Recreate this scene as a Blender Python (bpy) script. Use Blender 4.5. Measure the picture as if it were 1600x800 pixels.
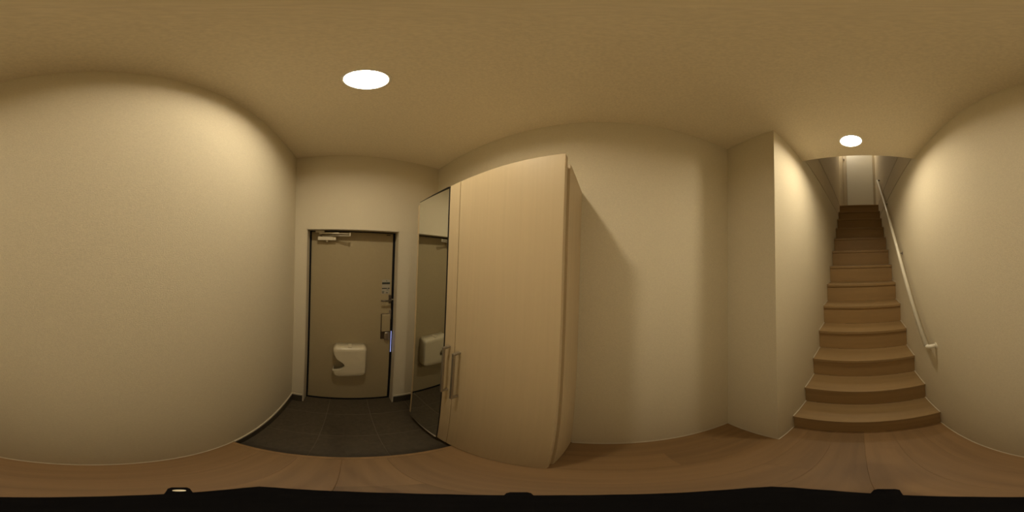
import bpy, bmesh, math, random
from mathutils import Matrix, Vector
from mathutils.geometry import tessellate_polygon
random.seed(7)
D = math.pi / 180
for o in list(bpy.data.objects):
    bpy.data.objects.remove(o)
SC = bpy.context.scene
COL = SC.collection

# ------------------------------------------------------------------ camera, world, exposure
S = 1.08                       # metres per plan unit
CAM_H = 1.5                    # camera height above the hall floor, plan units
YAW, TX, TY = 122.3058 * D, 1.2996 * D, 1.4484 * D
RM = Matrix.Rotation(TX, 3, 'X') @ Matrix.Rotation(TY, 3, 'Y') @ Matrix.Rotation(YAW, 3, 'Z')
cam_data = bpy.data.cameras.new('panorama_camera')
cam_data.type = 'PANO'
cam_data.panorama_type = 'EQUIRECTANGULAR'
cam_data.latitude_min, cam_data.latitude_max = -math.pi / 2, math.pi / 2
cam_data.longitude_min, cam_data.longitude_max = -math.pi, math.pi
cam_data.clip_start, cam_data.clip_end = 0.01, 100
cam = bpy.data.objects.new('panorama_camera', cam_data)
COL.objects.link(cam)
rot = Matrix((RM.col[0], RM.col[2], -RM.col[1])).transposed()
cam.matrix_world = Matrix.Translation((0, 0, CAM_H * S)) @ rot.to_4x4()
SC.camera = cam

world = bpy.data.worlds.new('world')
SC.world = world
world.use_nodes = True
world.node_tree.nodes['Background'].inputs[0].default_value = (0.05, 0.06, 0.08, 1)
world.node_tree.nodes['Background'].inputs[1].default_value = 0.05

SC.view_settings.view_transform = 'Standard'
SC.view_settings.look = 'None'
SC.view_settings.gamma = 1
SC.view_settings.use_curve_mapping = False
SC.view_settings.exposure = 0.0
LAMP_COLOR = (1.0, 0.855, 0.62)
LAMP_POWER = 7.1

# ------------------------------------------------------------------ plan of the place (plan units, hall floor = 0)
A, B = 0.4056, -0.716          # wall by the handrail, wall behind the cabinet
YD, YK, XK = -1.198, 0.678, -0.388   # entrance door wall, face of the short wall, stair wall
ZC = 2.3096                    # ceiling
YG, ZG = -0.487, -0.117        # step into the entrance, its tiled floor
YE = 1.088                     # end of the hall ceiling
N, RISE, RUN, Y1 = 13, 0.2037, 0.2035, 0.838
Z2 = N * RISE                  # upper floor
YB, ZU = 3.75, 4.95            # end wall upstairs, upper ceiling
XP = -1.45                     # far end of the upstairs passage


# ------------------------------------------------------------------ materials
def mat(name, col, rough=0.6, metal=0.0, var=0.0, scale=30.0, bump=0.0, bscale=300.0, stretch=None,
        grain=None, rnd=0.0, spec=0.5):
    m = bpy.data.materials.new(name)
    m.use_nodes = True
    nt = m.node_tree
    L = nt.links.new
    p = nt.nodes['Principled BSDF']
    p.inputs['Base Color'].default_value = (*col, 1)
    p.inputs['Roughness'].default_value = rough
    p.inputs['Metallic'].default_value = metal
    p.inputs['Specular IOR Level'].default_value = spec
    tc = nt.nodes.new('ShaderNodeTexCoord')
    geo = nt.nodes.new('ShaderNodeNewGeometry')
    vec = geo.outputs['Position']
    if stretch:
        mp = nt.nodes.new('ShaderNodeMapping')
        mp.inputs['Scale'].default_value = stretch
        L(vec, mp.inputs['Vector'])
        vec = mp.outputs['Vector']
    last = None
    if var or grain:
        n = nt.nodes.new('ShaderNodeTexNoise')
        n.inputs['Scale'].default_value = scale
        n.inputs['Detail'].default_value = 5
        L(vec, n.inputs['Vector'])
        if rnd:                                   # every board shows another piece of grain
            oi = nt.nodes.new('ShaderNodeObjectInfo')
            n.noise_dimensions = '4D'
            mw = nt.nodes.new('ShaderNodeMath'); mw.operation = 'MULTIPLY'
            mw.inputs[1].default_value = 40
            L(oi.outputs['Random'], mw.inputs[0])
            L(mw.outputs[0], n.inputs['W'])
        r = nt.nodes.new('ShaderNodeValToRGB')
        v = var
        r.color_ramp.elements[0].position, r.color_ramp.elements[1].position = 0.3, 0.7
        r.color_ramp.elements[0].color = (*[c * (1 - v) for c in col], 1)
        r.color_ramp.elements[1].color = (*[min(1, c * (1 + v)) for c in col], 1)
        L(n.outputs['Fac'], r.inputs['Fac'])
        last = r.outputs['Color']
        if rnd:
            mr = nt.nodes.new('ShaderNodeMapRange')
            mr.inputs['To Min'].default_value, mr.inputs['To Max'].default_value = 1 - rnd, 1 + rnd
            L(oi.outputs['Random'], mr.inputs['Value'])
            mx = nt.nodes.new('ShaderNodeVectorMath'); mx.operation = 'SCALE'
            L(last, mx.inputs[0]); L(mr.outputs[0], mx.inputs['Scale'])
            last = mx.outputs[0]
        L(last, p.inputs['Base Color'])
    if bump:
        n2 = nt.nodes.new('ShaderNodeTexNoise')
        n2.inputs['Scale'].default_value = bscale
        n2.inputs['Detail'].default_value = 2
        L(vec, n2.inputs['Vector'])
        b = nt.nodes.new('ShaderNodeBump')
        b.inputs['Strength'].default_value = bump
        b.inputs['Distance'].default_value = 0.002
        L(n2.outputs['Fac'], b.inputs['Height'])
        L(b.outputs['Normal'], p.inputs['Normal'])
    return m


def emit(name, col, strength):
    m = bpy.data.materials.new(name)
    m.use_nodes = True
    p = m.node_tree.nodes['Principled BSDF']
    p.inputs['Base Color'].default_value = (*col, 1)
    p.inputs['Emission Color'].default_value = (*col, 1)
    p.inputs['Emission Strength'].default_value = strength
    return m


M = {
    'wallpaper': mat('wallpaper', (0.69, 0.62, 0.465), 0.85, var=0.07, scale=170, bump=0.5, bscale=230, stretch=(1, 1, 2.5), spec=0.2),
    'ceiling': mat('ceiling_paper', (0.86, 0.775, 0.61), 0.9, var=0.06, scale=120, bump=0.3, bscale=220, spec=0.2),
    'upper': mat('upper_plaster', (0.64, 0.56, 0.41), 0.85, var=0.02, scale=120, bump=0.2, spec=0.2),
    'white': mat('white_trim', (0.58, 0.51, 0.38), 0.5, var=0.02, scale=40),
    'floor_wood': mat('floor_wood', (0.255, 0.15, 0.061), 0.45, var=0.14, scale=22, stretch=(1, 0.07, 1), bump=0.1,
                      bscale=90, rnd=0.12, spec=0.35),
    'subfloor': mat('subfloor', (0.14, 0.08, 0.038), 0.8, var=0.1),
    'joint': mat('dark_joint', (0.06, 0.045, 0.028), 0.8, var=0.1),
    'tread_wood': mat('tread_wood', (0.30, 0.195, 0.085), 0.45, var=0.10, scale=22, stretch=(0.08, 1, 1), bump=0.1,
                      bscale=90, rnd=0.04, spec=0.35),
    'riser_wood': mat('riser_wood', (0.33, 0.21, 0.09), 0.5, var=0.08, scale=22, stretch=(0.08, 1, 1), rnd=0.03,
                      spec=0.35),
    'cabinet': mat('cabinet_maple', (0.585, 0.465, 0.29), 0.5, var=0.025, scale=70, stretch=(1, 1, 0.03), spec=0.3),
    'carcass': mat('cabinet_side', (0.57, 0.455, 0.285), 0.55, var=0.05, scale=70, stretch=(1, 1, 0.03), spec=0.3),
    'metal': mat('brushed_nickel', (0.42, 0.38, 0.32), 0.38, 0.85, var=0.06, scale=60, stretch=(1, 1, 0.1)),
    'chrome': mat('chrome', (0.7, 0.7, 0.7), 0.15, 1.0, var=0.02),
    'bronze': mat('dark_nickel', (0.16, 0.13, 0.10), 0.35, 0.8, var=0.05),
    'mirror': mat('mirror_glass', (0.80, 0.82, 0.78), 0.01, 1.0),
    'black': mat('black_edge', (0.008, 0.008, 0.008), 0.5, var=0.1),
    'gasket': mat('black_gasket', (0.006, 0.006, 0.007), 0.7, var=0.1, spec=0.2),
    'door': mat('door_steel', (0.37, 0.30, 0.175), 0.5, var=0.02, scale=50, bump=0.08, bscale=400, spec=0.35),
    'frame': mat('door_frame_paint', (0.62, 0.56, 0.43), 0.5, var=0.02),
    'tile': mat('entrance_tile', (0.072, 0.055, 0.032), 0.5, var=0.16, scale=45, bump=0.3, bscale=120, rnd=0.05,
                spec=0.35),
    'skirting': mat('tile_skirting', (0.055, 0.045, 0.032), 0.5, var=0.14, scale=45, spec=0.35),
    'grout': mat('tile_grout', (0.125, 0.10, 0.065), 0.9, var=0.1),
    'plastic': mat('cream_plastic', (0.62, 0.55, 0.39), 0.3, var=0.02, spec=0.5),
    'closer': mat('closer_paint', (0.66, 0.60, 0.45), 0.4, 0.1, var=0.03),
    'sticker': mat('sticker_paper', (0.36, 0.33, 0.25), 0.5, var=0.04),
    'ink': mat('sticker_ink', (0.02, 0.018, 0.015), 0.6, var=0.1),
    'teal_ink': mat('sticker_teal_ink', (0.05, 0.07, 0.06), 0.6, var=0.1),
    'rail': mat('rail_paint', (0.76, 0.72, 0.60), 0.3, var=0.02, spec=0.5),
    'rubber': mat('tripod_black', (0.0030, 0.0027, 0.0030), 0.7, var=0.25, scale=90, spec=0.03),
    'reflector': mat('downlight_reflector', (0.9, 0.88, 0.82), 0.35, var=0.01),
    'lamp': emit('downlight_diffuser', (1.0, 0.93, 0.80), 30.0),
    'daylight': emit('daylight_strip_glow', (0.42, 0.48, 1.0), 2.0),
    'door_white': mat('white_door_paint', (0.80, 0.79, 0.72), 0.45, var=0.01),
}


# ------------------------------------------------------------------ mesh helpers (plan units in, metres out)
WLOC = {}


def P(x, y, z):
    return Vector((x * S, y * S, z * S))


def link(o, parent, wloc):
    COL.objects.link(o)
    WLOC[o.name] = Vector(wloc)
    if parent is not None:
        o.parent = parent
        o.location = Vector(wloc) - WLOC[parent.name]
    else:
        o.location = wloc
    return o


def obj(name, bm, m, parent=None, smooth=False, origin=None):
    """bm holds world metres; origin moves to the middle of the bottom."""
    bmesh.ops.recalc_face_normals(bm, faces=bm.faces)
    xs = [v.co for v in bm.verts]
    if origin is None:
        lo = Vector((min(v.x for v in xs), min(v.y for v in xs), min(v.z for v in xs)))
        hi = Vector((max(v.x for v in xs), max(v.y for v in xs), max(v.z for v in xs)))
        origin = Vector(((lo.x + hi.x) / 2, (lo.y + hi.y) / 2, lo.z))
    for v in bm.verts:
        v.co -= origin
    if smooth:
        for f in bm.faces:
            f.smooth = True
    me = bpy.data.meshes.new(name)
    bm.to_mesh(me)
    bm.free()
    me.materials.append(m)
    return link(bpy.data.objects.new(name, me), parent, origin)


def again(o, parent, d):
    """copy of a part (shared mesh), moved by d metres."""
    c = o.copy()
    return link(c, parent, WLOC[o.name] + Vector(d))


def empty(name, loc):
    o = bpy.data.objects.new(name, None)
    o.empty_display_size = 0.1
    return link(o, None, P(*loc))


def tag(o, label, cat, group=None):
    o['label'] = label
    o['category'] = cat
    if group:
        o['group'] = group
    return o


def struct(o, label=None):
    o['kind'] = 'structure'
    if label:
        o['label'] = label
    return o


def add_box(bm, x0, x1, y0, y1, z0, z1, bev=0.0, seg=2):
    c = P((x0 + x1) / 2, (y0 + y1) / 2, (z0 + z1) / 2)
    r = bmesh.ops.create_cube(bm, size=1)
    for v in r['verts']:
        v.co = Vector((v.co.x * abs(x1 - x0) * S, v.co.y * abs(y1 - y0) * S, v.co.z * abs(z1 - z0) * S)) + c
    if bev:
        es = list({e for v in r['verts'] for e in v.link_edges})
        bmesh.ops.bevel(bm, geom=es, offset=bev, segments=seg, profile=0.5, affect='EDGES')


def box(name, m, parent, x0, x1, y0, y1, z0, z1, bev=0.0, seg=2):
    bm = bmesh.new()
    add_box(bm, x0, x1, y0, y1, z0, z1, bev, seg)
    return obj(name, bm, m, parent)


def add_lathe(bm, prof, c, n=48, axis=Vector((0, 0, 1)), close=False):
    """prof: (radius, height) in metres; c: centre in metres."""
    q = Vector((0, 0, 1)).rotation_difference(axis).to_matrix()
    rings = []
    for r, h in prof:
        if r < 1e-6:
            rings.append([bm.verts.new(c + q @ Vector((0, 0, h)))])
        else:
            rings.append([bm.verts.new(c + q @ Vector((r * math.cos(2 * math.pi * i / n), r * math.sin(2 * math.pi * i / n), h)))
                          for i in range(n)])
    pairs = list(zip(rings, rings[1:]))
    if close:
        pairs.append((rings[-1], rings[0]))
    for a, b in pairs:
        for i in range(n):
            j = (i + 1) % n
            if len(a) == 1 and len(b) == 1:
                continue
            if len(a) == 1:
                bm.faces.new((a[0], b[i], b[j]))
            elif len(b) == 1:
                bm.faces.new((a[i], a[j], b[0]))
            else:
                bm.faces.new((a[i], a[j], b[j], b[i]))


def add_tube(bm, pts, r, n=16):
    """round bar through pts (metres) with capped ends."""
    pts = [Vector(p) for p in pts]
    prev = None
    rings = []
    for i, p in enumerate(pts):
        t = (pts[min(i + 1, len(pts) - 1)] - pts[max(i - 1, 0)]).normalized()
        ref = Vector((0, 0, 1)) if abs(t.z) < 0.9 else Vector((1, 0, 0))
        if prev is None:
            u = t.cross(ref).normalized()
        else:
            u = (prev - t * prev.dot(t)).normalized()
        prev = u
        w = t.cross(u)
        rr = r[i] if isinstance(r, (list, tuple)) else r
        rings.append([bm.verts.new(p + rr * (u * math.cos(2 * math.pi * k / n) + w * math.sin(2 * math.pi * k / n)))
                      for k in range(n)])
    for a, b in zip(rings, rings[1:]):
        for i in range(n):
            j = (i + 1) % n
            bm.faces.new((a[i], a[j], b[j], b[i]))
    bm.faces.new(rings[0])
    bm.faces.new(list(reversed(rings[-1])))


def tube(name, m, parent, pts, r, n=16):
    bm = bmesh.new()
    add_tube(bm, pts, r, n)
    o = obj(name, bm, m, parent, smooth=True)
    return o


# ------------------------------------------------------------------ the setting: floors
floor = struct(box('floor', M['subfloor'], None, B - 0.05, A + 0.05, YG, Y1 + 0.06, -0.10, -0.010))
PW = 0.139
seams = [0.398 - PW * i for i in range(0, 10)]          # board seams run along the hall
joints = {3: [-0.20], 4: [0.42], 6: [0.24], 7: [0.50]}
edges = [A] + [s for s in seams if B < s < A - 0.02] + [B]
if edges[0] - edges[1] < 0.02:
    edges.pop(1)
for i, (x1, x0) in enumerate(zip(edges, edges[1:])):
    ys = [YG + 0.022] + joints.get(i, []) + [Y1 + 0.055]
    for y0, y1 in zip(ys, ys[1:]):
        g = 0.0001
        box('plank', M['floor_wood'], floor, x0 + g, x1 - g, y0 + g, y1 - g, -0.012, 0, bev=0.0004, seg=1)
struct(box('trim_1', M['floor_wood'], None, B, A, YG, YG + 0.021, ZG, 0, bev=0.002),
       'wooden edging board of the step down into the entrance')

ent = struct(box('floor_entrance', M['grout'], None, B - 0.05, A + 0.05, YD - 0.12, YG, ZG - 0.06, ZG - 0.0012))
tile_x = [A + 0.02, 0.102, -0.191, -0.484, B - 0.02]
tile_y = [YG, -0.772, -1.050, YD - 0.115]
for x1, x0 in zip(tile_x, tile_x[1:]):
    for y1, y0 in zip(tile_y, tile_y[1:]):
        box('tile', M['tile'], ent, x0 + 0.0023, x1 - 0.0023, y0 + 0.0023, y1 - 0.0023, ZG - 0.008, ZG, bev=0.0008, seg=1)

# ------------------------------------------------------------------ walls and ceiling
ZJ1, ZJ2 = 2.352, Z2 + 0.004        # joints on the stairwell walls
GAP = 0.012
T = 0.12
DX0, DX1, DZ1 = -0.385, 0.312, 1.674     # entrance door opening

struct(box('wall_right', M['wallpaper'], None, A, A + T, YD - T, YB, ZG - 0.06, ZJ1))
struct(box('wall_right_band', M['upper'], None, A, A + T, YE, YB, ZJ1 + GAP, ZJ2))
struct(box('wall_right_upper', M['upper'], None, A, A + T, YE - T, YB + T, ZJ2 + GAP, ZU + 0.1))
struct(box('wall_right_joint_backing', M['joint'], None, A + 0.014, A + T - 0.01, YE, YB, ZJ1 - 0.02, ZJ2 + 0.02))
struct(box('wall_left', M['wallpaper'], None, B - T, B, YD - T, YK, ZG - 0.06, ZC + 0.3))
struct(box('wall_stair_left', M['wallpaper'], None, B - T, XK, YK, YB + T, -0.1, ZJ1))
struct(box('wall_stair_left_band', M['upper'], None, B - T, XK, YE, 3.42, ZJ1 + GAP, ZJ2))
struct(box('wall_stair_left_upper', M['upper'], None, XK - T, XK, YE - T, 3.42, ZJ2 + GAP, ZU + 0.1))
struct(box('wall_stair_left_joint_backing', M['joint'], None, XK - T + 0.01, XK - 0.014, YE, 3.4, ZJ1 - 0.02, ZJ2 + 0.02))

bm = bmesh.new()
add_box(bm, DX1, A, YD - T, YD, ZG - 0.06, ZC + 0.3)
add_box(bm, B, DX0, YD - T, YD, ZG - 0.06, ZC + 0.3)
add_box(bm, DX0, DX1, YD - T, YD, DZ1, ZC + 0.3)
struct(obj('wall_front', bm, M['wallpaper']))
struct(box('wall_outside', M['subfloor'], None, DX0 - 0.1, DX1 + 0.1, YD - T - 0.05, YD - T, ZG - 0.06, DZ1 + 0.1))

LAMPS = [(-0.028, -0.452), (-0.031, 0.905)]
RL = 0.060                              # downlight hole


def add_holed_sheet(bm, x0, x1, y0, y1, z, holes, r, n=48):
    """flat sheet with round holes: strips along y with a square patch round every hole."""
    h = 0.12
    holes = sorted(holes, key=lambda c: c[1])

    def quad(a, b, c, d):
        if b - a > 1e-6 and d - c > 1e-6:
            vs = [bm.verts.new(P(x, y, z)) for x, y in ((a, c), (b, c), (b, d), (a, d))]
            bm.faces.new(vs)
    y = y0
    for cx, cy in holes:
        quad(x0, x1, y, cy - h)
        quad(x0, cx - h, cy - h, cy + h)
        quad(cx + h, x1, cy - h, cy + h)
        inn, out = [], []
        for i in range(n):
            a = 2 * math.pi * i / n
            c, s = math.cos(a), math.sin(a)
            k = h / max(abs(c), abs(s))
            inn.append(bm.verts.new(P(cx + r * c, cy + r * s, z)))
            out.append(bm.verts.new(P(cx + k * c, cy + k * s, z)))
        for i in range(n):
            j = (i + 1) % n
            bm.faces.new((inn[i], inn[j], out[j], out[i]))
        y = cy + h
    quad(x0, x1, y, y1)


bm = bmesh.new()
add_holed_sheet(bm, B, A, YD, YE - 0.012, ZC, LAMPS, RL)
for f in bm.faces:
    if f.normal.z > 0:
        f.normal_flip()
me = bpy.data.meshes.new('ceiling')
bm.to_mesh(me); bm.free()
me.materials.append(M['ceiling'])
ceiling = struct(link(bpy.data.objects.new('ceiling', me), None, (0, 0, 0)))
struct(box('ceiling_slab', M['ceiling'], None, B, A, YD, YE - 0.012, ZC + 0.10, Z2))
struct(box('ceiling_edge', M['ceiling'], None, XK, A, YE - 0.012, YE, ZC, Z2))

# upstairs
struct(box('wall_light_enclosure', M['upper'], None, XK - T, A, YE - T, YE - 0.012, Z2, ZU + 0.1))  # unseen wall, added to enclose the light of the upper stairwell
struct(box('wall_back', M['upper'], None, XP - T, A + T, YB, YB + T, Z2 - 0.3, ZU + 0.1))
struct(box('wall_passage_end', M['upper'], None, XP - T, XP, 3.3, YB, Z2 - 0.05, ZU + 0.1))
struct(box('wall_passage_side', M['upper'], None, XP, XK - T, 3.3, 3.42, Z2, ZU + 0.1))
struct(box('floor_upper', M['tread_wood'], None, XP, A, 3.42, YB, Z2 - 0.05, Z2))
bm = bmesh.new()
UP_FILL_LAMP = [(-0.25, 3.56)]
add_box(bm, XP - T, A + T, YE - T, YB + T, ZU, ZU + 0.12)
struct(obj('ceiling_upper', bm, M['ceiling']))

# slim bead where the walls meet the boards
bd = 0.005
for nm, args in (
        ('baseboard_right', (A - bd, A, YG, Y1 + 0.012)),
        ('baseboard_left', (B, B + bd, -0.10, YK)),
        ('baseboard_back', (B + bd, XK, YK - bd, YK)),
        ('baseboard_stair', (XK, XK + bd, YK - bd, Y1 + 0.012))):
    struct(box(nm, M['white'], None, *args, 0, 0.007, bev=0.0015, seg=2))
# dark tile skirting in the entrance with a pale bead on top
for nm, x0, x1, y0, y1 in (
        ('right', A - 0.010, A, YD, YG), ('front', DX1 + 0.004, A - 0.010, YD, YD + 0.010),
        ('front', B, DX0 - 0.004, YD, YD + 0.010)):
    s = struct(box('baseboard_entrance_' + nm, M['skirting'], None, x0, x1, y0, y1, ZG, -0.008, bev=0.001, seg=1))
    box('bead', M['white'], s, x0, x1, y0, y1, -0.008, 0.016, bev=0.003)

# ------------------------------------------------------------------ stairs
st = tag(empty('staircase', (0, Y1, 0)), 'straight wooden staircase rising between two pale walls to the upper floor', 'staircase')
OV, TT = 0.014, 0.030
t0 = box('tread', M['tread_wood'], st, XK + 0.001, A - 0.001, Y1, Y1 + RUN + OV, RISE - TT, RISE, bev=0.004)
r0 = box('riser', M['riser_wood'], st, XK + 0.001, A - 0.001, Y1 + OV, Y1 + OV + 0.016, 0, RISE - TT)
b0 = box('bead', M['white'], st, A - 0.008, A - 0.001, Y1 + 0.002, Y1 + RUN + OV, RISE, RISE + 0.008, bev=0.002, seg=1)
b1 = box('bead', M['white'], st, XK + 0.001, XK + 0.008, Y1 + 0.002, Y1 + RUN + OV, RISE, RISE + 0.008, bev=0.002, seg=1)
for k in range(1, N):
    d = Vector((0, k * RUN * S, k * RISE * S))
    again(r0, st, d)
    if k < N - 1:
        again(t0, st, d)
        again(b0, st, d)
        again(b1, st, d)
yt = Y1 + (N - 1) * RUN
box('tread', M['tread_wood'], st, XK + 0.001, A - 0.001, yt, 3.42, Z2 - TT, Z2, bev=0.004)

# ------------------------------------------------------------------ handrail
hr = tag(empty('handrail', (A, 0.84, 0)), 'cream round handrail bracketed to the wall along the stairs', 'handrail')
RX = A - 0.052
SL = 1.02
ylo, zlo, yhi = 0.870, 0.945, 2.94
zhi = zlo + (yhi - ylo) * SL
tube('rail', M['rail'], hr, [P(RX, ylo - 0.004, zlo - 0.004), P(RX, (ylo + yhi) / 2, (zlo + zhi) / 2), P(RX, yhi, zhi)], 0.0165, 24)
for yy, zz, s in ((ylo, zlo, -1), (yhi, zhi, 1)):
    pts = [P(RX, yy + s * 0.0, zz), P(RX + 0.003, yy + s * 0.012, zz + s * 0.006), P(RX + 0.014, yy + s * 0.019, zz + s * 0.007), P(A, yy + s * 0.022, zz + s * 0.007)]
    e = tube('elbow', M['rail'] if s < 0 else M['bronze'], hr, pts, 0.0145, 20)
    bm = bmesh.new()
    add_lathe(bm, [(0, 0), (0.022, 0), (0.022, 0.004), (0.0, 0.006)], P(A, yy + s * 0.022, zz + s * 0.007), 24, Vector((-1, 0, 0)))
    obj('mounting_plate', bm, M['rail'], e, smooth=False)
for yy in (1.515, 2.25):
    zz = zlo + (yy - ylo) * SL
    br = tube('bracket', M['metal'], hr, [P(RX, yy, zz - 0.012), P(RX, yy, zz - 0.04), P(RX + 0.012, yy, zz - 0.052), P(A - 0.003, yy, zz - 0.052)], 0.005, 12)
    bm = bmesh.new()
    add_lathe(bm, [(0, 0), (0.017, 0), (0.017, 0.003), (0, 0.005)], P(A, yy, zz - 0.052), 20, Vector((-1, 0, 0)))
    obj('mounting_plate', bm, M['metal'], br)

# ------------------------------------------------------------------ downlights
LABELS = ['round recessed ceiling downlight above the tiled entrance', 'round recessed ceiling downlight at the foot of the stairs',
          'added unseen ceiling lamp that brightens the upstairs landing']


def downlight(cx, cy, z, label, power, color, recess=True):
    t = tag(empty('downlight', (cx, cy, z)), label, 'ceiling light', 'recessed downlights')
    c = P(cx, cy, z)
    r = RL * S
    dp = 0.022
    bm = bmesh.new()
    add_lathe(bm, [(r - 0.002, 0.001), (r + 0.0005, -0.0035), (r + 0.006, -0.004), (r + 0.0085, -0.002), (r + 0.009, 0.0)], c, 48)
    obj('trim_ring', bm, M['reflector'], t, smooth=True, origin=c)
    bm = bmesh.new()
    add_lathe(bm, [(r - 0.001, 0.0), (r - 0.003, dp * 0.5), (r - 0.008, dp), (r - 0.008, dp + 0.03), (0, dp + 0.03)] if recess else
              [(r, 0), (r - 0.001, -0.002)], c, 48)
    obj('reflector', bm, M['reflector'], t, smooth=True, origin=c)
    bm = bmesh.new()
    zd = dp if recess else -0.001
    add_lathe(bm, [(0, zd - 0.002), (r * 0.5, zd - 0.0015), (r - 0.009, zd), (r - 0.009, zd + 0.003), (0, zd + 0.003)], c, 48)
    obj('diffuser', bm, M['lamp'], t, smooth=True, origin=c)
    ld = bpy.data.lights.new('downlight_lamp', 'AREA')
    ld.shape = 'DISK'
    ld.size = 2 * (r - 0.010)
    ld.energy = power
    ld.color = color
    ld.spread = 180 * D
    lo = bpy.data.objects.new('downlight_lamp', ld)
    link(lo, t, c + Vector((0, 0, zd - 0.004)))
    return t


for (cx, cy), lb in zip(LAMPS, LABELS):
    downlight(cx, cy, ZC, lb, LAMP_POWER, LAMP_COLOR)
downlight(*UP_FILL_LAMP[0], ZU, LABELS[2], LAMP_POWER * 1.9, (1.0, 0.87, 0.67), recess=False)  # added lamp, out of view, brightens the landing and upper stairwell

# ------------------------------------------------------------------ entrance door
YL = YD - 0.085                       # face of the leaf
d1 = struct(empty('door_1', (0, YD - 0.08, ZG)), 'beige steel entrance door in a shallow recess')
bm = bmesh.new()
add_box(bm, DX1 - 0.006, DX1, YD - T, YD + 0.003, ZG, DZ1)
add_box(bm, DX0, DX0 + 0.006, YD - T, YD + 0.003, ZG, DZ1)
add_box(bm, DX0, DX1, YD - T, YD + 0.003, DZ1 - 0.006, DZ1)
obj('door_frame', bm, M['frame'], d1)
LX0, LX1, LZ0, LZ1 = -0.361, 0.293, -0.096, 1.660
leaf = box('door_leaf', M['door'], d1, LX0, LX1, YL - 0.035, YL, LZ0, LZ1, bev=0.002)
bm = bmesh.new()
add_box(bm, LX1 + 0.0005, DX1 - 0.006, YL - 0.03, YL + 0.004, ZG, DZ1 - 0.006)
add_box(bm, DX0 + 0.006, LX0 - 0.0005, YL - 0.03, YL + 0.004, ZG, DZ1 - 0.006)
add_box(bm, DX0 + 0.006, DX1 - 0.006, YL - 0.03, YL + 0.003, LZ1 + 0.001, DZ1 - 0.006)
obj('gasket', bm, M['gasket'], d1)
box('threshold', M['gasket'], d1, DX0, DX1, YD - T, YL + 0.006, ZG, LZ0 - 0.001)
g = box('daylight_glow_strip', M['daylight'], d1, LX0 - 0.0085, LX0 - 0.0063, YL - 0.004, YL + 0.0048, 0.585, 0.815)  # emitting strip in place of daylight; the door has no opening here
g['label'] = 'bluish emitting strip standing in for daylight at the door edge'

# lever handle with its rose
hd = box('lever_rose', M['bronze'], leaf, -0.357, -0.337, YL, YL + 0.010, 1.082, 1.158, bev=0.006, seg=3)
tube('lever', M['bronze'], hd, [P(-0.347, YL + 0.008, 1.116), P(-0.347, YL + 0.036, 1.116), P(-0.341, YL + 0.044, 1.116),
                                 P(-0.30, YL + 0.045, 1.117), P(-0.266, YL + 0.043, 1.117)], [0.008, 0.008, 0.008, 0.0075, 0.0068])
box('latch', M['chrome'], d1, -0.378, -0.361, YL + 0.002, YL + 0.008, 1.112, 1.122, bev=0.001)
# lock case and thumb turn
lk = box('lock_case', M['door'], leaf, -0.350, -0.284, YL, YL + 0.026, 0.826, 0.984, bev=0.003)
box('lock_base', M['bronze'], leaf, -0.354, -0.2785, YL, YL + 0.006, 0.742, 0.990, bev=0.002)
bm = bmesh.new()
add_box(bm, -0.346, -0.306, YL + 0.004, YL + 0.034, 0.738, 0.820, bev=0.012, seg=4)
obj('thumb_turn', bm, M['metal'], lk, smooth=True)
box('keeper_plate', M['metal'], leaf, -0.362, -0.343, YL, YL + 0.008, 0.935, 1.022, bev=0.002)
# instruction sticker: unreadable bars of print
sk = box('sticker', M['sticker'], leaf, -0.346, -0.279, YL, YL + 0.0006, 1.166, 1.284)
for n_, (x0, x1, z0, z1, mm) in enumerate((
        (-0.346, -0.280, 1.256, 1.264, 'teal_ink'), (-0.346, -0.280, 1.247, 1.256, 'ink'),
        (-0.322, -0.280, 1.208, 1.216, 'ink'), (-0.343, -0.327, 1.208, 1.216, 'ink'),
        (-0.335, -0.318, 1.197, 1.201, 'teal_ink'), (-0.301, -0.281, 1.184, 1.189, 'teal_ink'),
        (-0.298, -0.281, 1.172, 1.178, 'ink'), (-0.329, -0.315, 1.172, 1.178, 'ink'),
        (-0.322, -0.312, 1.272, 1.277, 'teal_ink'))):
    box('printed_line', M[mm], sk, x0, x1, YL + 0.0006, YL + 0.0010, z0, z1)
mk = box('small_plate', M['ink'], leaf, -0.338, -0.306, YL, YL + 0.002, 1.644, 1.651)

# door closer
dc = tag(empty('door_closer', (0.165, YL, 1.588)), 'beige door closer with folding arm at the top of the entrance door', 'door closer')
box('closer_body', M['closer'], dc, 0.094, 0.236, YL, YL + 0.036, 1.590, 1.618, bev=0.002)
bm = bmesh.new()
add_lathe(bm, [(0, 0), (0.010, 0), (0.010, 0.012), (0.0, 0.014)], P(0.165, YL + 0.018, 1.590), 20, Vector((0, 0, -1)))
obj('adjusting_cap', bm, M['closer'], dc)
bm = bmesh.new()
add_lathe(bm, [(0, 0), (0.008, 0), (0.008, 0.030), (0, 0.030)], P(0.208, YL + 0.020, 1.617), 20)
obj('spindle', bm, M['bronze'], dc)


def add_bar(bm, p, q, w, t):
    p, q = Vector(p), Vector(q)
    u = (q - p).normalized()
    s = u.cross(Vector((0, 0, 1))).normalized() * w / 2
    z = Vector((0, 0, t / 2))
    vs = [bm.verts.new(c + a * s + b * z) for c in (p, q) for a, b in ((-1, -1), (1, -1), (1, 1), (-1, 1))]
    for f in ((0, 1, 2, 3), (7, 6, 5, 4), (0, 4, 5, 1), (1, 5, 6, 2), (2, 6, 7, 3), (3, 7, 4, 0)):
        bm.faces.new([vs[i] for i in f])


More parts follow.
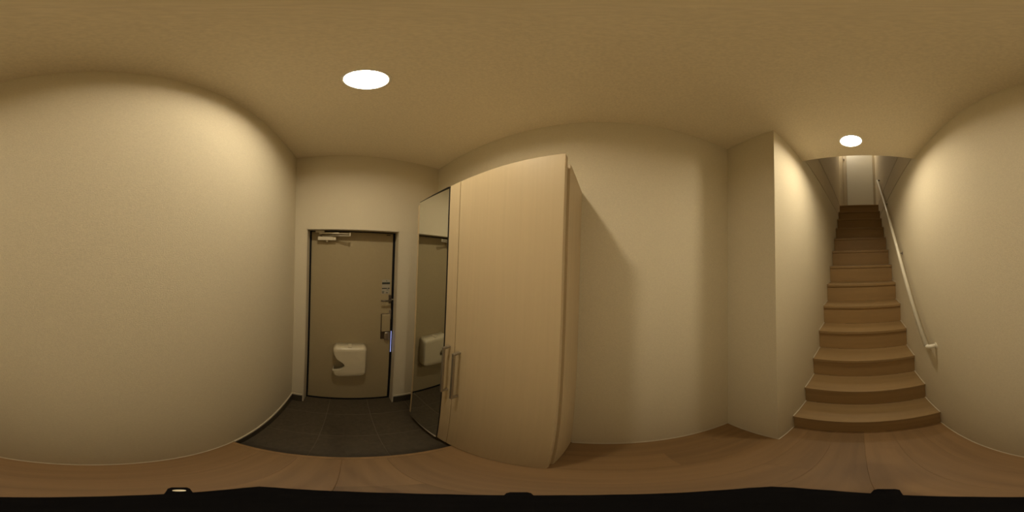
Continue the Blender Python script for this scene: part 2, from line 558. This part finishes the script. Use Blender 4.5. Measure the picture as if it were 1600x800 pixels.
bm = bmesh.new()
add_bar(bm, P(0.226, YL + 0.018, 1.645), P(0.070, YL + 0.062, 1.641), 0.020, 0.012)
obj('main_arm', bm, M['closer'], dc)
tube('forearm', M['closer'], dc, [P(0.085, YL + 0.060, 1.640), P(-0.012, YL + 0.078, 1.636)], 0.0036, 12)
bm = bmesh.new()
add_lathe(bm, [(0, -0.018), (0.005, -0.018), (0.006, 0.008), (0, 0.008)], P(-0.012, YL + 0.078, 1.637), 18)
obj('elbow_joint', bm, M['closer'], dc)
tube('link_rod', M['closer'], dc, [P(-0.014, YL + 0.078, 1.622), P(0.208, YL + 0.020, 1.626)], 0.0032, 12)
box('arm_shoe', M['closer'], dc, 0.185, 0.255, YL + 0.006, YL + 0.034, 1.650, 1.6655, bev=0.001)

# mail receiver on the door: a hollow plastic box with a hand hole bitten out of its side
mb = tag(empty('mail_receiver', (-0.035, YL, 0.365)), 'cream plastic mail box low on the entrance door with a notch in its side', 'mail box')
X0, X1, Z0, Z1 = -0.163, 0.092, 0.362, 0.702


def arc(cx, cz, r, a0, a1, n=7):
    return [(cx + r * math.cos((a0 + (a1 - a0) * i / n) * D), cz + r * math.sin((a0 + (a1 - a0) * i / n) * D)) for i in range(n + 1)]


rr = 0.030
out = []
out += arc(X1 - rr, Z1 - rr, rr, 0, 90)             # top (door-left) corner
out += arc(X0 + rr, Z1 - rr, rr, 90, 180)
out += arc(X0 + 0.045, Z0 + 0.045, 0.045, 180, 270)
out += arc(X1 - 0.052, Z0 + 0.030, 0.045, 270, 325)
n_start = len(out)
notch = [(0.0925, 0.424), (0.084, 0.430), (0.062, 0.436), (0.040, 0.444), (0.020, 0.458), (0.007, 0.476), (0.0, 0.498),
         (0.004, 0.518), (0.016, 0.536), (0.034, 0.553), (0.052, 0.568), (0.067, 0.584), (0.076, 0.602), (0.084, 0.622), (X1, 0.640)]
out += notch
bm = bmesh.new()
cx, cz = (X0 + X1) / 2, (Z0 + Z1) / 2
prof = [(0.0, 1.0), (0.060, 1.0), (0.076, 0.985), (0.086, 0.955), (0.092, 0.90)]     # depth from the leaf, outline scale
loops = []
nt_i = set(range(n_start + 1, n_start + len(notch) - 1))
for dep, k in prof:
    row = []
    for i, (x, z) in enumerate(out):
        kk = 1 - (1 - k) * (min(1, max(0.0, (x - 0.01) / 0.082)) if i in nt_i else 1.0)
        row.append(bm.verts.new(P(cx + (x - cx) * kk, YL + dep, cz + (z - cz) * kk)))
    loops.append(row)
nn = len(out)
for li, (a_, b_) in enumerate(zip(loops, loops[1:])):
    for i in range(nn):
        j = (i + 1) % nn
        if i in nt_i and j in nt_i and li == 0:
            continue                                   # the hand hole stays open
        bm.faces.new((a_[i], a_[j], b_[j], b_[i]))
for tri in tessellate_polygon([[Vector((v.co.x, v.co.z, 0)) for v in loops[-1]]]):
    bm.faces.new([loops[-1][i] for i in tri])
sh = obj('shell', bm, M['plastic'], mb, smooth=True)
so = sh.modifiers.new('thickness', 'SOLIDIFY')
so.thickness = 0.003
so.offset = -1
sh.data.set_sharp_from_angle(angle=35 * D)
box('latch_tab', M['plastic'], mb, -0.050, -0.022, YL + 0.02, YL + 0.080, Z1 - 0.001, Z1 + 0.005, bev=0.002)
box('back_plate', M['closer'], mb, X0 + 0.01, -0.02, YL, YL + 0.002, Z0 + 0.012, Z1 - 0.012)

# ------------------------------------------------------------------ tall shoe cabinet
XF = -0.418                            # front of the doors
cb = tag(empty('shoe_cabinet', ((B + XF) / 2, -0.51, 0)), 'tall pale maple hall cabinet with a mirrored left door and bar handles', 'cabinet')
CZ0, CZ1, YN, YS, YF, YM = 0.018, 1.822, -0.105, -0.522, -0.942, -0.888
FB = XF - 0.025                        # back of the doors
CB = FB - 0.023                        # front of the carcass
box('side_panel', M['carcass'], cb, B, CB, YN - 0.018, YN, CZ0, CZ1 - 0.006, bev=0.0015)
box('side_panel', M['carcass'], cb, B, CB, YF, YF + 0.018, CZ0, CZ1 - 0.006, bev=0.0015)
box('top_panel', M['carcass'], cb, B, CB, YF + 0.018, YN - 0.018, CZ1 - 0.026, CZ1 - 0.010)
box('bottom_panel', M['carcass'], cb, B, CB, YF + 0.018, YN - 0.018, CZ0, CZ0 + 0.018)
box('back_panel', M['carcass'], cb, B, B + 0.008, YF + 0.018, YN - 0.018, CZ0 + 0.018, CZ1 - 0.026)
box('divider', M['carcass'], cb, B + 0.008, CB - 0.004, YS - 0.009, YS + 0.009, CZ0 + 0.018, CZ1 - 0.026)
box('plinth', M['black'], cb, B, CB - 0.05, YG + 0.022, YN - 0.03, 0.0, CZ0)
box('inner_frame', M['carcass'], cb, CB, FB - 0.004, YF + 0.06, YN - 0.009, CZ0 + 0.004, CZ1 - 0.018)
box('filler_strip', M['cabinet'], cb, CB, XF - 0.006, YF, YM - 0.002, CZ0, CZ1 - 0.004, bev=0.0015)
dr = box('cabinet_door', M['cabinet'], cb, FB, XF, YS + 0.0015, YN - 0.003, CZ0 - 0.004, CZ1 + 0.006, bev=0.0025)
dl = box('cabinet_door', M['cabinet'], cb, FB, XF, YM, YS - 0.0015, CZ0 - 0.004, CZ1 + 0.006, bev=0.0018)
YR = -0.597
mi = box('mirror', M['mirror'], dl, XF + 0.0005, XF + 0.0030, YM + 0.001, YR, CZ0 + 0.004, CZ1 - 0.002)
tilt = math.tan(1.3 * D)               # the glass is hung a touch out of true
for v in mi.data.vertices:
    v.co.x += 0.0034 - v.co.y * tilt
mi['label'] = 'full-height mirror glass on the cabinet door'
bm = bmesh.new()
add_box(bm, XF - 0.001, XF + 0.0032, YR, YR + 0.0055, CZ0, CZ1 + 0.004)
add_box(bm, XF - 0.001, XF + 0.0085, YM, YR, CZ1 - 0.002, CZ1 + 0.0020)
obj('mirror_edging', bm, M['black'], dl)
box('mirror_channel', M['metal'], dl, XF, XF + 0.0075, YM, YR, CZ0 - 0.002, CZ0 + 0.004)


def handle(parent, y):
    bm = bmesh.new()
    zt, zb, w, t, st_ = 1.073, 0.753, 0.0125, 0.010, 0.036
    add_box(bm, XF + st_ - t, XF + st_, y - w / 2, y + w / 2, zb, zt, bev=0.0012, seg=1)
    add_box(bm, XF, XF + st_ - t, y - w / 2, y + w / 2, zt - 0.011, zt, bev=0.0008, seg=1)
    add_box(bm, XF, XF + st_ - t, y - w / 2, y + w / 2, zb, zb + 0.011, bev=0.0008, seg=1)
    h = obj('handle', bm, M['metal'], parent)
    h['label'] = 'brushed metal bar handle'


handle(dr, -0.486)
handle(dl, -0.554)

# ------------------------------------------------------------------ upstairs door at the head of the stairs
d2 = struct(empty('door_2', (0.05, YB, Z2)), 'plain white door at the head of the stairs')
box('door_leaf', M['door_white'], d2, -0.252, 0.352, YB - 0.010, YB, Z2 + 0.005, Z2 + 1.98, bev=0.002)
box('casing', M['white'], d2, -0.335, -0.262, YB - 0.022, YB, Z2, Z2 + 2.05, bev=0.002)
box('casing', M['white'], d2, 0.360, A, YB - 0.022, YB, Z2, Z2 + 2.05, bev=0.002)
box('casing', M['white'], d2, -0.262, 0.360, YB - 0.022, YB, Z2 + 1.985, Z2 + 2.05, bev=0.002)
box('hinge', M['bronze'], d2, -0.325, -0.298, YB - 0.034, YB - 0.022, 4.115, 4.175, bev=0.003)

# ------------------------------------------------------------------ the photographer's tripod right under the lens
HP = 0.42                              # head plate below the lens, plan units
nad = -(RM @ Vector((0, 0, 1)))        # the tripod leans with the lens
camP = P(0, 0, CAM_H)
foot = camP + nad * (CAM_H * S / -nad.z)
tp = tag(empty('camera_tripod', (foot.x / S, foot.y / S, 0)), 'black camera tripod standing on the floor with levelling knobs on its head plate', 'tripod')


def rayP(px, py, dep):
    lon, lat = (px - 800) * .225 * D, (400 - py) * .225 * D
    v = RM @ Vector((math.cos(lat) * math.sin(lon), math.cos(lat) * math.cos(lon), math.sin(lat)))
    return camP + v * (dep * S / -(v.dot(-nad) * 1.0) if v.dot(-nad) else 1)


rim = [(0, 776.5), (60, 777), (130, 776), (200, 774), (270, 771), (340, 766), (380, 762), (405, 760), (430, 761.5), (480, 765), (540, 767.5),
       (620, 770), (700, 772), (800, 773.5), (880, 773.5), (960, 772.5), (1040, 770.5), (1110, 766.5), (1170, 762), (1205, 760), (1240, 761.5),
       (1300, 766), (1370, 771), (1440, 774.5), (1520, 776)]
bm = bmesh.new()
top = [rayP(x, y, HP) for x, y in rim]
low = [p + nad * 0.012 * S for p in top]
tv = [bm.verts.new(p) for p in top]
lv = [bm.verts.new(p - (p - foot.lerp(camP, 0.5)).normalized() * 0) for p in low]
bm.faces.new(tv)
bm.faces.new(list(reversed(lv)))
for i in range(len(tv)):
    j = (i + 1) % len(tv)
    bm.faces.new((tv[i], tv[j], lv[j], lv[i]))
es = [e for e in bm.edges if e.verts[0] in tv and e.verts[1] in tv]
bmesh.ops.bevel(bm, geom=es, offset=0.0012, segments=2, affect='EDGES')
plate = obj('head_plate', bm, M['rubber'], tp)
cen = camP + nad * HP * S
for pts_, cap in ((((254, 774), (262, 763.5), (268, 761.5), (292, 761.5), (297, 763.5), (304, 772)), True),
                  (((783, 777), (791, 770.5), (797, 769), (824, 769), (830, 770.5), (838, 777)), False),
                  (((1356, 774), (1365, 765.5), (1371, 764), (1399, 764), (1406, 765.5), (1416, 778)), False)):
    bm = bmesh.new()
    up = [rayP(x, y, HP + 0.001) for x, y in pts_]
    ua = [bm.verts.new(p) for p in up]
    ub = [bm.verts.new(p + nad * 0.010) for p in up]
    bm.faces.new(ua)
    bm.faces.new(list(reversed(ub)))
    for i in range(len(ua)):
        j = (i + 1) % len(ua)
        bm.faces.new((ua[i], ua[j], ub[j], ub[i]))
    kb = obj('levelling_lug', bm, M['rubber'], tp)
    if cap:
        x_ = (pts_[2][0] + pts_[3][0]) / 2
        bm = bmesh.new()
        add_lathe(bm, [(0, 0), (0.0026, 0), (0.0026, 0.0012), (0, 0.0015)], rayP(x_, 766.5, HP + 0.001), 18, -nad)
        obj('screw_cap', bm, M['closer'], kb)
tube('centre_column', M['rubber'], tp, [cen + nad * 0.012, cen + nad * 0.35, foot - nad * 0.25], [0.020, 0.014, 0.014])
ref = nad.cross(Vector((0, 1, 0))).normalized()
for k in range(3):
    u = Matrix.Rotation(k * 2 * math.pi / 3 + 0.5, 3, nad) @ ref
    hip = cen + nad * 0.42 + u * 0.02
    ft = foot + u * 0.10
    ft.z = 0.010
    lg = tube('leg', M['rubber'], tp, [hip, hip.lerp(ft, 0.5), ft], [0.010, 0.009, 0.007])
    bm = bmesh.new()
    add_lathe(bm, [(0, -0.010), (0.009, -0.010), (0.009, 0.004), (0.006, 0.010), (0, 0.010)], ft, 16)
    obj('rubber_foot', bm, M['rubber'], lg)
